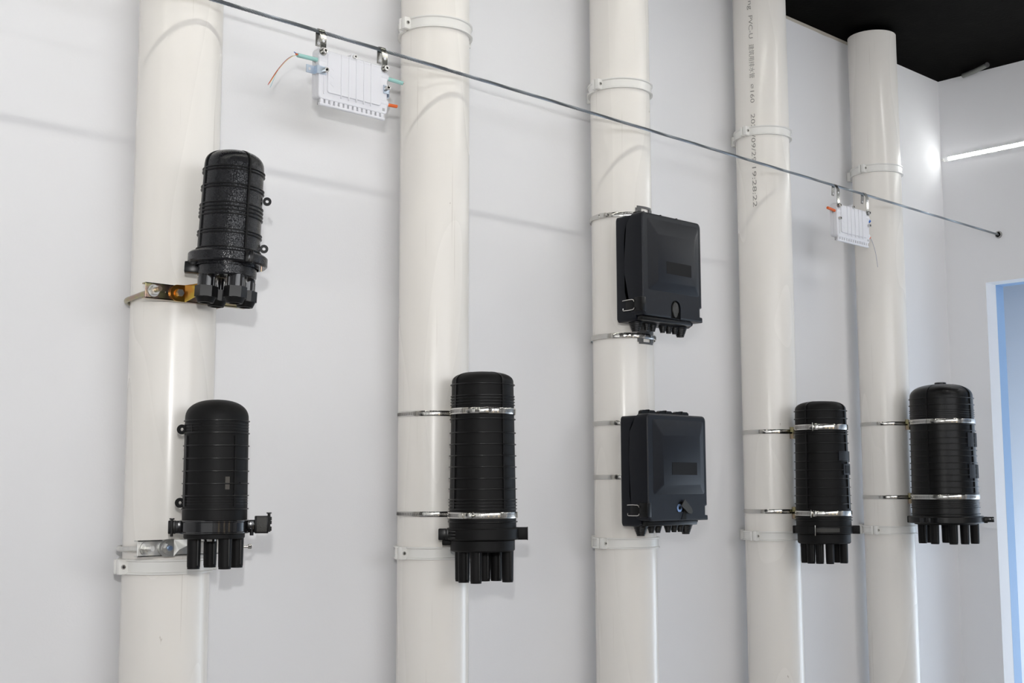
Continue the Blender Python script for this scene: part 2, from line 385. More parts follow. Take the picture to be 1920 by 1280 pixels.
for i in range(1, 5):
    pipe_clip(i, 2.6521, 'upper white clip on the %s pipe, above the steel rope' % (WH[i]+(' cream' if i < 4 else '')))

# ------------------------------------------------------------------ stainless hose clamps
def hose_clamp(loc, r, h, label, group, rz=0.0, screw_ang=None, slots=None, r_top=None, lug=None, buckle=None):
    t = thing('hose_clamp', loc, label, 'hose clamp', group, rz)
    rt = r if r_top is None else r_top
    b = MB().lathe([(r-.0008, -h/2), (r+.0004, -h/2), (r+.0008, -h/2+.001), (rt+.0008, h/2-.001), (rt+.0004, h/2), (rt-.0008, h/2)], 96, close=True)
    b.build('band', M['steel'], t, 50)
    if slots:
        b = MB(); a = slots[0]
        while a < slots[1]:
            Mx = Matrix.Rotation(a, 4, 'Z')
            rr = (r+rt)/2+.0009
            b.box(-.0006, .0006, -rr-.0002, -rr+.0004, -h*.30, h*.30, 0, Mx @ Matrix.Rotation(R(8), 4, 'Y')); a += .0032/r
        o = b.build('worm_slots', M['steeld'], t, 0); o['kind'] = 'stuff'
    if screw_ang is not None:
        Mx = Matrix.Rotation(screw_ang, 4, 'Z'); rr = max(r, rt)
        b = MB(); b.box(-.011, .011, -rr-.0065, -rr-.0004, -h*.52, h*.52, .0022, Mx); hs = b.build('screw_housing', M['steel'], t, 40)
        p = [Mx @ V(-.019, -rr-.0042, 0), Mx @ V(-.010, -rr-.0042, 0)]
        MB().cyl(p[0], p[1], .0048, .0048, 6).build('screw_head', M['chrome'], hs, 30)
        p = [Mx @ V(.010, -rr-.0038, 0), Mx @ V(.016, -rr-.0038, 0)]
        MB().cyl(p[0], p[1], .0034, .0026, 10).build('screw_tip', M['chrome'], hs, 30)
    if buckle is not None:
        Mx = Matrix.Rotation(buckle, 4, 'Z'); rr = max(r, rt)
        b = MB(); b.box(-.006, .006, -rr-.004, -rr-.0002, -h*.62, h*.62, .0012, Mx).box(-.009, -.006, -rr-.010, -rr-.0002, -h*.8, h*.8, .0008, Mx); b.build('buckle', M['steel'], t, 40)
    if lug:
        g = MB()
        g.box(-.019, .019, -.0020, 0, -.017, .017, .0006).box(-.019, -.0170, -.012, 0, -.017, .017, .0006).box(.0170, .019, -.012, 0, -.017, .017, .0006)
        g.box(-.019, .019, -.010, -.0005, -.0028, .0028, .0006)
        o = g.build('mounting_lug', M['yzinc'], t, 0, 'yellow zinc plated lug between pipe and dome'); o.location = V(lug[0], lug[1], lug[2]); o.rotation_euler = (0, 0, -rz)
    return t

# ------------------------------------------------------------------ black domes (splice closures)
class Dome:
    def __init__(s, x, y, z0, label, group, tilt=None):
        s.t = thing('splice_closure', (x, y, z0), label, 'splice closure', group, toward(x, y))
        if tilt:
            q = Matrix.Rotation(s.t.rotation_euler.z, 3, 'Z') @ Matrix.Rotation(tilt, 3, 'Y')
            s.t.rotation_euler = q.to_euler()
        s.z0 = z0
    def prof(s, rt, rb, ztop, zsh, zbot, power=2.4):
        s.rt, s.rb, s.zsh, s.zbot = rt, rb, zsh, zbot
        P = []
        for k in range(15):
            u = k/14*PI/2
            P.append((rt*math.sin(u)**(2/power), zsh+(ztop-zsh)*max(0, math.cos(u))**(2/power)))
        P += [(s.rad(z), z) for z in (zsh-(zsh-zbot)*k/6 for k in range(1, 7))]
        s.P = P; return P
    def rad(s, z):
        if z >= s.zsh: return s.rt
        return s.rt+(s.rb-s.rt)*(s.zsh-z)/(s.zsh-s.zbot)
    def L(s, z): return z-s.z0
    def body(s, m, name='dome'):
        P = [(max(r, 1e-4), s.L(z)) for r, z in s.P]
        s.dome = MB().lathe(P, 72).build(name, m, s.t, 40); return s.dome
    def hoop(s, z, h=.0021, d=.0024, m=None, a0=0, a1=2*PI):
        r = s.rad(z)
        MB().lathe([(r-.0006, s.L(z)-h/2), (r+d*.8, s.L(z)-h/2), (r+d, s.L(z)-h*.2), (r+d, s.L(z)+h*.2), (r+d*.8, s.L(z)+h/2), (r-.0006, s.L(z)+h/2)], 72, a0, a1, None, True).build('hoop_rib', m or M['rib'], s.t, 30)
    def upright(s, ang, w=.0035, d=.0022, zhi=None, zlo=None, m=None):
        pts = [p for p in s.P if (zhi is None or p[1] <= zhi) and (zlo is None or p[1] >= zlo) and p[0] > s.rt*.35]
        loops = []
        for r, z in pts:
            k = (.5 if z > s.zsh else 1)
            loops.append([( x, -y, s.L(z)) for x, y in ((-w/2, r-.002), (w/2, r-.002), (w/2, r+d), (-w/2, r+d))])
        Mx = Matrix.Rotation(ang, 4, 'Z')
        b = MB().loops([[tuple(Mx @ Vector(v)) for v in l] for l in loops]); b.build('upright_rib', m or M['rib'], s.t, 30)
    def ring(s, r0, r1, z0, z1, name, m, bev=.002, parent=None, n=72):
        return MB().lathe([(r0, s.L(z0)), (r1-bev, s.L(z0)), (r1, s.L(z0)+bev), (r1, s.L(z1)-bev), (r1-bev, s.L(z1)), (r0, s.L(z1))], n, close=True).build(name, m, parent or s.t, 40)
    def patch(s, a0, a1, z0, z1, d, m, name='label_plate', label=None):
        r = s.rad((z0+z1)/2)
        return MB().ring(r-.001, r+d, s.L(z0), s.L(z1), 14, a0, a1).build(name, m, s.t, 25, label)
    def block(s, x0, x1, y0, y1, z0, z1, name, m, bev=.0015, parent=None):
        return MB().box(x0, x1, y0, y1, s.L(z0), s.L(z1), bev).build(name, m, parent or s.t, 40)
    def port(s, x, y, r, z0, z1, m=None):
        p = MB().lathe([(r*1.03, s.L(z0)), (r*.97, s.L(z1)+.004), (r*.97, s.L(z1)+.0035), (r*.92, s.L(z1)+.003), (r*.92, s.L(z1)), (.0001, s.L(z1))], 24, M=Matrix.Translation((x, y, 0))).build('cable_port', m or M['black'], s.t, 40)
        for a in (R(35), R(-145)):
            MB().box(x+math.sin(a)*r-.0009, x+math.sin(a)*r+.0009, y-math.cos(a)*r-.0009, y-math.cos(a)*r+.0009, s.L(z1)+.006, s.L(z0), 0).build('port_rib', M['rib'], p, 0)

GD = 'black dome closures on the pipes'
# --- lower dome on the leftmost pipe
x, y = PX[0], -.273
d = Dome(x, y, 1.4568, 'lower black dome on the leftmost pipe, with side lugs and a hinged glossy collar', GD)
d.prof(.0560, .0570, 1.7566, 1.722, 1.535, 2.35); d.body(M['black'])
for z in (1.7177, 1.6959, 1.6733, 1.6504, 1.6282, 1.6063, 1.5849, 1.5614): d.hoop(z)
for z in (1.7115, 1.7065, 1.7015, 1.5800, 1.5752, 1.5704): d.hoop(z, .0013, .0009)
d.upright(R(35), .0030, .0014, 1.7177, 1.556); d.upright(R(-65), .0060, .0026, 1.7177, 1.556); d.upright(R(150), .004, .002, 1.7177, 1.556)
for z in (1.7025, 1.5725):
    g = MB()
    # ear plate facing the viewer with an eye, and its gusset
    zz = d.L(z)
    Me = Matrix.Translation((-.0605, -.006, zz)) @ Matrix.Rotation(R(-14), 4, 'Z') @ Matrix.Rotation(R(90), 4, 'X')
    g.lathe([(.0030, -.0022), (.0088, -.0022), (.0088, .0022), (.0030, .0022)], 28, M=Me, close=True)
    def web(P, off):
        k = len(P); g.add(P+[tuple(Vector(p)+Vector(off)) for p in P], [tuple(range(k)), tuple(range(k, 2*k))[::-1]]+[(i, (i+1) % k, k+(i+1) % k, k+i) for i in range(k)])
    web([(-.0565, -.0085, zz+.0075), (-.0500, -.016, zz+.0185), (-.0500, -.016, zz-.0175), (-.0565, -.0085, zz-.0078)], (.003, .006, 0))
    web([(-.0555, -.0090, zz+.0070), (-.0430, -.0375, zz+.0075), (-.0420, -.0390, zz-.0030), (-.0475, -.0280, zz-.0200), (-.0555, -.0090, zz-.0080)], (.004, .003, 0))
    g.build('side_lug', M['black'], d.t, 30)
d.patch(R(17), R(25), 1.5960, 1.6182, .0004, M['tag'], 'sticker', 'small brown grey sticker on the dome')
d.patch(R(33), R(58), 1.5950, 1.6178, .0012, M['patch'])
d.block(.0410, .0428, -.0415, -.0395, 1.6062, 1.6085, 'pin_hole', M['dark'], 0)
c = d.ring(.052, .0598, 1.5185, 1.5420, 'collar', M['gloss'], .0022)
d.ring(.052, .0612, 1.5380, 1.5422, 'collar_lip', M['gloss'], .0012, c); d.ring(.052, .0612, 1.5183, 1.5220, 'collar_lip', M['gloss'], .0012, c)
hg = d.block(-.0800, -.0665, -.006, .006, 1.5180, 1.5415, 'hinge', M['rib'], .0015)
d.block(-.0670, -.0570, -.008, .008, 1.5190, 1.5410, 'hinge_arm', M['gloss'], .001, hg)
MB().cyl((-.0735, -.0075, d.L(1.5135)), (-.0735, -.0075, d.L(1.5445)), .0024, None, 14).cyl((-.0735, -.0075, d.L(1.5430)), (-.0735, -.0075, d.L(1.5455)), .0045, None, 14).build('hinge_pin', M['rib'], hg, 30)
la = d.block(.0560, .0720, -.004, .006, 1.5190, 1.5415, 'latch_arm', M['gloss'], .001)
lt = d.block(.0700, .0945, -.012, .004, 1.5175, 1.5485, 'latch', M['rib'], .0015)
d.block(.0730, .0915, -.0145, -.0115, 1.5200, 1.5470, 'latch_face', M['dull'], .0012, lt)
for z0, z1 in ((1.5215, 1.5295), (1.5335, 1.5400), (1.5405, 1.5470)): d.block(.0930, .1000, -.010, .002, z0, z1, 'latch_tooth', M['rib'], .001, lt)
MB().cyl((.0950, -.010, d.L(1.5200)), (.0950, -.010, d.L(1.5535)), .0026, None, 12).cyl((.0950, -.010, d.L(1.5525)), (.0950, -.010, d.L(1.5545)), .0046, None, 12).build('latch_pin', M['rib'], lt, 30)
MB().cyl((.0650, -.010, d.L(1.5140)), (.0650, -.010, d.L(1.5250)), .0034, None, 12).build('latch_peg', M['rib'], lt, 30)
d.ring(.001, .0535, 1.5095, 1.5190, 'base', M['black'], .0015)
for px, py in ((-.0345, -.012), (-.0067, .028), (.0190, -.031), (.0400, .010)): d.port(px, py, .0117, 1.511, 1.4568)
MB().cyl((-.0067, -.004, d.L(1.5085)), (-.0067, -.004, d.L(1.5045)), .0125, .0118, 18).build('bolt_washer', M['chrome'], d.t, 30)

# --- upper tilted dome on the leftmost pipe
x, y = PX[0], -.290
d = Dome(x, y, 1.926, 'upper black dome on the leftmost pipe, slightly tilted with hexagonal glands below', GD, R(2.6))
d.prof(.0540, .0565, 2.2125, 2.180, 1.995, 2.5); d.body(M['speck'])
for z in (2.1707, 2.1382, 2.0547, 2.0228):
    for q in (-.0028, .0028): d.hoop(z+q, .0020, .0026)
for q in (-.0105, -.0035, .0035, .0105): d.hoop(2.0964+q, .0022, .0026)
d.upright(R(30), .0032, .0028, None, 2.022); d.upright(R(-66), .0058, .0024, None, 2.022); d.upright(R(150), .004, .002, None, 2.022)
d.ring(.050, .0712, 1.9990, 2.0190, 'collar', M['speck'], .003)
d.block(.030, .044, -.0685, -.050, 1.998, 2.021, 'collar_clip', M['rib'], .002)
d.block(.0345, .0385, -.070, -.066, 2.000, 2.0195, 'collar_clip', M['gloss'], .0012)
d.block(-.0760, -.050, .005, .030, 1.984, 2.004, 'rear_clip', M['rib'], .002)
MB().cyl((.0600, -.024, d.L(1.990)), (.0600, -.024, d.L(1.999)), .0018, None, 10).build('collar_pin', M['yzinc'], d.t, 30)
for z in (2.126, 2.037):
    MB().lathe([(.0030, -.0022), (.0078, -.0022), (.0078, .0022), (.0030, .0022)], 24, M=Matrix.Translation((.0630, .004, d.L(z))) @ Matrix.Rotation(R(90), 4, 'X'), close=True).build('side_lug', M['rib'], d.t, 30)
d.ring(.001, .0530, 1.9765, 2.0000, 'base', M['speck'], .003)
for px, py in ((-.034, -.013), (.017, -.033), (-.016, .032), (.036, .014)):
    zb = d.L(1.9275)
    nk = MB().cyl((px, py, zb+.028), (px, py, d.L(1.979)), .0158, .0158, 28).build('cable_gland', M['gloss'], d.t, 30)
    MB().cyl((px, py, zb+.010), (px, py, zb+.030), .0205, .0205, 6).build('hex_nut', M['rib'], nk, 20)
    MB().lathe([(.0185, zb+.0105), (.0142, zb), (.0100, zb-.0002), (.0092, zb+.010), (.0001, zb+.010)], 24, M=Matrix.Translation((px, py, 0))).build('gland_mouth', M['black'], nk, 30)
    for k in range(14):
        a = 2*PI*k/14
        if k % 2 == 0: MB().box(px+.0158*math.sin(a)-.0010, px+.0158*math.sin(a)+.0010, py-.0158*math.cos(a)-.0010, py-.0158*math.cos(a)+.0010, zb+.0305, zb+.046, 0).build('grip_rib', M['gloss'], nk, 0)

# --- tall dome on the second pipe
x, y = PX[1], -.266
d = Dome(x, y, 1.3979, 'tall slim black dome on the second pipe, tied by two slotted steel bands', GD)
d.prof(.0668, .0722, 1.8463, 1.822, 1.500, 2.6); d.body(M['black'])
for z in (1.8174, 1.7432, 1.7138, 1.6892, 1.6649, 1.6411, 1.6169, 1.5943, 1.5722, 1.5249): d.hoop(z, .0023, .0034)
for z in (1.7925, 1.7867, 1.7801, 1.7739, 1.5653, 1.5588, 1.5520): d.hoop(z, .0020, .0024)
d.upright(R(-57), .0046, .0026, None, 1.522); d.upright(R(38.6), .0046, .0026, None, 1.522); d.upright(R(150), .004, .002, None, 1.522)
c = d.ring(.060, .0775, 1.4874, 1.5120, 'collar', M['black'], .002)
d.block(.0700, .0960, -.012, .004, 1.4868, 1.5132, 'latch_handle', M['black'], .0015)
d.block(.0945, .0965, -.0135, .0055, 1.4860, 1.5140, 'latch_handle', M['rib'], .0008)
hb = d.block(-.0950, -.0680, -.004, .022, 1.4862, 1.5105, 'latch', M['rib'], .002)
d.block(-.0790, -.0700, -.026, -.002, 1.4880, 1.5105, 'latch_bar', M['rib'], .0012, hb)
for z in (1.4925, 1.4990, 1.5055): d.block(-.0725, -.0520, -.052, -.030, z-.0016, z+.0016, 'latch_rib', M['rib'], .0008, hb)
d.block(-.0870, -.0620, .0, .03, 1.4750, 1.4870, 'latch_foot', M['black'], .003, hb)
d.ring(.001, .0690, 1.4628, 1.4885, 'base', M['black'], .003)
for px, py in ((-.040, -.014), (-.014, -.044), (.004, .022), (-.047, .022), (.029, .030), (.053, -.008)): d.port(px, py, .0126, 1.465, 1.3979)
GB1 = 'steel bands around the black domes'; GB2 = 'steel bands around the pipes'
hose_clamp((x, y, 1.7597), d.rad(1.76)+.0032, .0128, 'upper steel band round the tall slim dome, below its fine rings', GB1, toward(x, y), R(2), (R(-75), R(75)), lug=None)
hose_clamp((x, y, 1.5392), d.rad(1.54)+.0032, .0128, 'lower steel band round the tall slim dome, above its collar', GB1, toward(x, y), R(-24), (R(-75), R(75)))
for z, w in ((1.7597, 'upper'), (1.5400, 'lower')):
    hose_clamp((PX[1], PY, z), PR+.0012, .0118, w+' slotted steel band round the second pipe, behind the tall dome', GB2, 0, None, (R(-120), R(20)), lug=(0, -PR-.0015, -.004))

# --- dome on the fourth pipe
x, y = PX[3], -.274
d = Dome(x, y, 1.3825, 'matt black dome on the fourth pipe, with two bands and a wire latch', GD)
d.prof(.0712, .0768, 1.8392, 1.812, 1.480, 2.7); d.body(M['black'])
for z in (1.8107, 1.7883, 1.7509, 1.7440, 1.7189, 1.6927, 1.6673, 1.6432, 1.6191, 1.5947, 1.5715, 1.5487, 1.5097, 1.5026): d.hoop(z, .0024, .0036)
d.upright(R(-34), .0055, .0032, None, 1.500); d.upright(R(66), .0055, .0032, None, 1.500); d.upright(R(160), .005, .002, None, 1.5)
d.patch(R(38), R(86), 1.6690, 1.6955, .0034, M['patch2']); d.patch(R(50), R(88), 1.6295, 1.6600, .0034, M['patch2']); d.patch(R(56), R(75), 1.634, 1.6555, .0042, M['patch'])
c = d.ring(.066, .0810, 1.4653, 1.4871, 'collar', M['black'], .002)
d.block(.0740, .0985, -.014, .006, 1.4648, 1.4876, 'latch_handle', M['black'], .0015)
d.block(-.0860, -.0700, -.012, .014, 1.4652, 1.4868, 'hinge', M['black'], .0015)
lt = MB().ring(.0800, .0835, d.L(1.4685), d.L(1.4845), 20, R(-30), R(30)).build('latch', M['rib'], d.t, 30)
MB().ring(.083, .0852, d.L(1.4715), d.L(1.4815), 16, R(-14), R(30)).build('latch_lever', M['dull'], lt, 30)
MB().tube([(-.0235, -.0850, d.L(1.4615)), (-.0235, -.0860, d.L(1.4765)), (-.0235, -.0850, d.L(1.4895))], .0010, 8).build('latch_wire', M['chrome'], lt, 30)
d.ring(.001, .0735, 1.4377, 1.4665, 'base', M['black'], .003)
for px, py in ((-.054, .0), (-.038, .030), (-.0135, -.040), (.0145, -.044), (.036, .028), (.0525, -.004), (-.037, -.033)): d.port(px, py, .0116, 1.440, 1.3825)
hose_clamp((x, y, 1.7636), d.rad(1.76)+.0030, .0150, 'upper steel band round the dome on the fourth pipe', GB1, toward(x, y), None, (R(-70), R(-10)), buckle=R(-10))
hose_clamp((x, y, 1.5222), d.rad(1.52)+.0030, .0135, 'lower steel band round the dome on the fourth pipe', GB1, toward(x, y), None, (R(-70), R(-10)), buckle=R(-17))
for z, w in ((1.7555, 'upper'), (1.5258, 'lower')):
    hose_clamp((PX[3], PY, z), PR+.0012, .0125, w+' steel band round the fourth pipe, with a zinc lug', GB2, 0, None, None, lug=(0, -PR-.0015, -.004))

# --- widest dome on the rightmost pipe
x, y = PX[4], -.300
d = Dome(x, y, 1.4167, 'widest black dome, on the rightmost pipe, with many ribs and seven ports', GD)
d.prof(.0966, .1020, 1.9215, 1.878, 1.500, 2.45); d.body(M['satin'])
for z in (1.8736, 1.8530, 1.7905, 1.7701, 1.7474, 1.7293, 1.7089, 1.6909, 1.6697, 1.6503, 1.6310, 1.6122, 1.5929, 1.5742, 1.5296, 1.5100): d.hoop(z, .0026, .0036)
for z in (1.8361, 1.8290, 1.8222, 1.8150, 1.5500, 1.5430, 1.5365): d.hoop(z, .0018, .0022)
d.upright(R(-27), .0060, .0032, None, 1.505); d.upright(R(62), .0060, .0032, None, 1.505); d.upright(R(160), .005, .002, None, 1.505)
MB().lathe([(.0180, d.L(1.918)), (.0180, d.L(1.9262)), (.0165, d.L(1.927)), (.0001, d.L(1.927))], 32).build('top_boss', M['rib'], d.t, 30)
for z0, z1 in ((1.7195, 1.7630), (1.6210, 1.6640)):
    d.patch(R(47), R(66), z0, z1, .0036, M['patch2']); d.patch(R(68), R(86), z0, z1, .0040, M['patch'])
c = d.ring(.090, .1150, 1.4808, 1.5030, 'collar', M['rib'], .003)
d.block(.1120, .1240, -.016, .016, 1.4812, 1.5010, 'latch_arm', M['rib'], .002)
d.block(.1230, .1430, -.014, .012, 1.4840, 1.5008, 'latch_handle', M['gloss'], .002)
d.block(-.1170, -.1100, -.014, .014, 1.4815, 1.5025, 'hinge', M['rib'], .002)
for a in (-38, -26, -14):
    a = R(a); MB().ring(.114, .1168, d.L(1.4850), d.L(1.4990), 6, a-R(4), a+R(4)).build('collar_tooth', M['gloss'], c, 30)
d.ring(.001, .0960, 1.4765, 1.4820, 'base', M['black'], .002)
for px, py in ((-.072, -.010), (-.053, .040), (-.035, -.064), (-.001, .045), (.020, -.075), (.054, -.050), (.084, -.008)): d.port(px, py, .0138, 1.479, 1.4167)
hose_clamp((x, y, 1.8000), d.rad(1.80)+.0030, .0140, 'upper steel band round the widest dome', GB1, toward(x, y), None, (R(-60), R(60)))
hose_clamp((x, y, 1.5630), d.rad(1.56)+.0030, .0140, 'lower steel band round the widest dome', GB1, toward(x, y), None, (R(-60), R(60)))
for z, w in ((1.8000, 'upper'), (1.5615, 'lower')):
    hose_clamp((PX[4], PY, z), PR+.0012, .0122, w+' steel band round the rightmost pipe, beside the widest dome', GB2, 0, None, (R(-60), R(10)), lug=(0, -PR-.0015, -.004))

# ------------------------------------------------------------------ brackets on the leftmost pipe
def bracket(zc, m, mflap, label, kind):
    px = PX[0]
    t = thing('mounting_bracket', (px, -.19, zc), label, 'bracket', 'brackets carrying the domes on the leftmost pipe')
    w = .106; h = .0145
    g = MB().box(-w, w, -.0025, 0, -h, h, .0006).box(-w, w, -.0025, .011, h-.0025, h, .0006).box(-w, w, -.0025, .011, -h, -h+.0025, .0006)
    g.build('channel', m, t, 0)
    # U-bolt round the back of the pipe
    ax, ay = 0.0, PY+.19
    rr = PR+.0075
    pts = [(-rr-.003, -.028, 0.001), (-rr-.003, 0, 0.0), (-rr-.002, .05, -.002)] + [(ax+rr*math.cos(a), ay+rr*math.sin(a)*.96, -.004) for a in (PI-PI*k/24 for k in range(25))] + [(rr+.002, .05, -.002), (rr+.003, 0, 0), (rr+.003, -.028, .001)]
    MB().tube(pts, .0048, 12).build('u_bolt', m, t, 30)
    for sx in (-1, 1):
        X0 = sx*(rr+.003)
        n = MB().lathe([(.0053, -.0030), (.0118, -.0030), (.0118, -.0050), (.0053, -.0050)], 24, M=Matrix.Translation((X0, 0, 0)) @ Matrix.Rotation(R(-90), 4, 'X'), close=True)
        n = MB().cyl((X0, -.0026, 0), (X0, -.0045, 0), .0118, .0110, 24).build('flange_washer', M['zinc'], t, 30)
        MB().cyl((X0, -.0045, 0), (X0, -.0125, 0), .0092, .0090, 6).build('nut', M['zinc'], t, 20)
        MB().cyl((X0, -.0120, .0), (X0, -.0290, .0010), .0046, .0042, 16).build('bolt_end', m if kind == 'yellow' else M['zinc'], t, 30)
    MB().cyl((-.064, -.0026, 0), (-.064, -.0032, 0), .0026, None, 14).build('spare_hole', M['chrome'], t, 30)
    # folded strap: a rounded tongue bolted to the channel, then a flap running out to the dome
    bx = -.043 if kind == 'yellow' else -.051
    fx = bx+.014
    poly = [(bx+.0155*math.cos(a), .0155*math.sin(a)) for a in (R(100+160*k/14) for k in range(15))]
    poly = [(fx, .0160)] + poly + [(fx-.0, -.0155)]
    st = MB().prism(poly, 'y', -.0060, -.0035).build('strap', mflap, t, 0, 'orange passivated strap' if kind == 'yellow' else None)
    if kind == 'yellow':
        P = [(fx, -.0058, .0160), (fx, -.0058, -.0155), (.004, -.050, .0120), (.004, -.056, .0215)]
        top = (.000, -.058, .0225)
    else:
        P = [(fx, -.0058, .0145), (fx, -.0058, -.0150), (fx+.007, -.012, -.004), (fx+.016, -.022, .003), (.002, -.040, .0095), (.002, -.044, .0150)]
    off = V(.0024, .0010, 0); k = len(P)
    MB().add(P+[tuple(Vector(p)+off) for p in P], [tuple(range(k)), tuple(range(k, 2*k))[::-1]]+[(i, (i+1) % k, k+(i+1) % k, k+i) for i in range(k)]).build('strap_flap', mflap, st, 0)
    zz = .0215 if kind == 'yellow' else .0150
    MB().box(-.016, .030, -.105 if kind == 'yellow' else -.088, -.040, zz-.0015, zz+.0015, .0005).build('strap_seat', mflap if kind != 'yellow' else M['yzinc'], st, 0)
    if kind == 'yellow':
        MB().cyl((bx+.002, -.006, 0), (bx+.002, -.0085, 0), .0092, .0088, 24).build('bolt_washer', mflap, st, 30)
        MB().cyl((bx+.002, -.0085, 0), (bx+.002, -.0140, 0), .0072, .0070, 6).build('hex_bolt', M['zinc'], st, 20)
        MB().cyl((.006, -.0700, zz), (.006, -.0700, zz+.005), .0075, .006, 6).build('seat_bolt', M['yzinc'], st, 20)
    else:
        MB().cyl((bx+.002, -.006, 0), (bx+.002, -.0080, 0), .0118, .0112, 24).build('bolt_washer', M['zinc'], st, 30)
        MB().cyl((bx+.002, -.0080, 0), (bx+.002, -.0135, 0), .0086, .0084, 6).build('hex_nut', M['zinc'], st, 20)
        MB().cyl((bx+.002, -.0135, 0), (bx+.002, -.0170, 0), .0048, .0042, 14).build('stud', M['cblue'], st, 30)
    return t
bracket(1.9560, M['yzinc'], M['ozinc'], 'yellow passivated bracket with U-bolt under the tilted dome', 'yellow')
tb = bracket(1.4915, M['zinc'], M['zinc'], 'silver zinc bracket with U-bolt just above the lower white clip', 'zinc')
MB().cyl((.099, -.002, -.003), (.118, -.010, -.003), .0030, .0030, 12).cyl((.115, -.0085, -.003), (.121, -.011, -.003), .0048, .0048, 12).build('clamp_screw', M['chrome'], tb, 30)

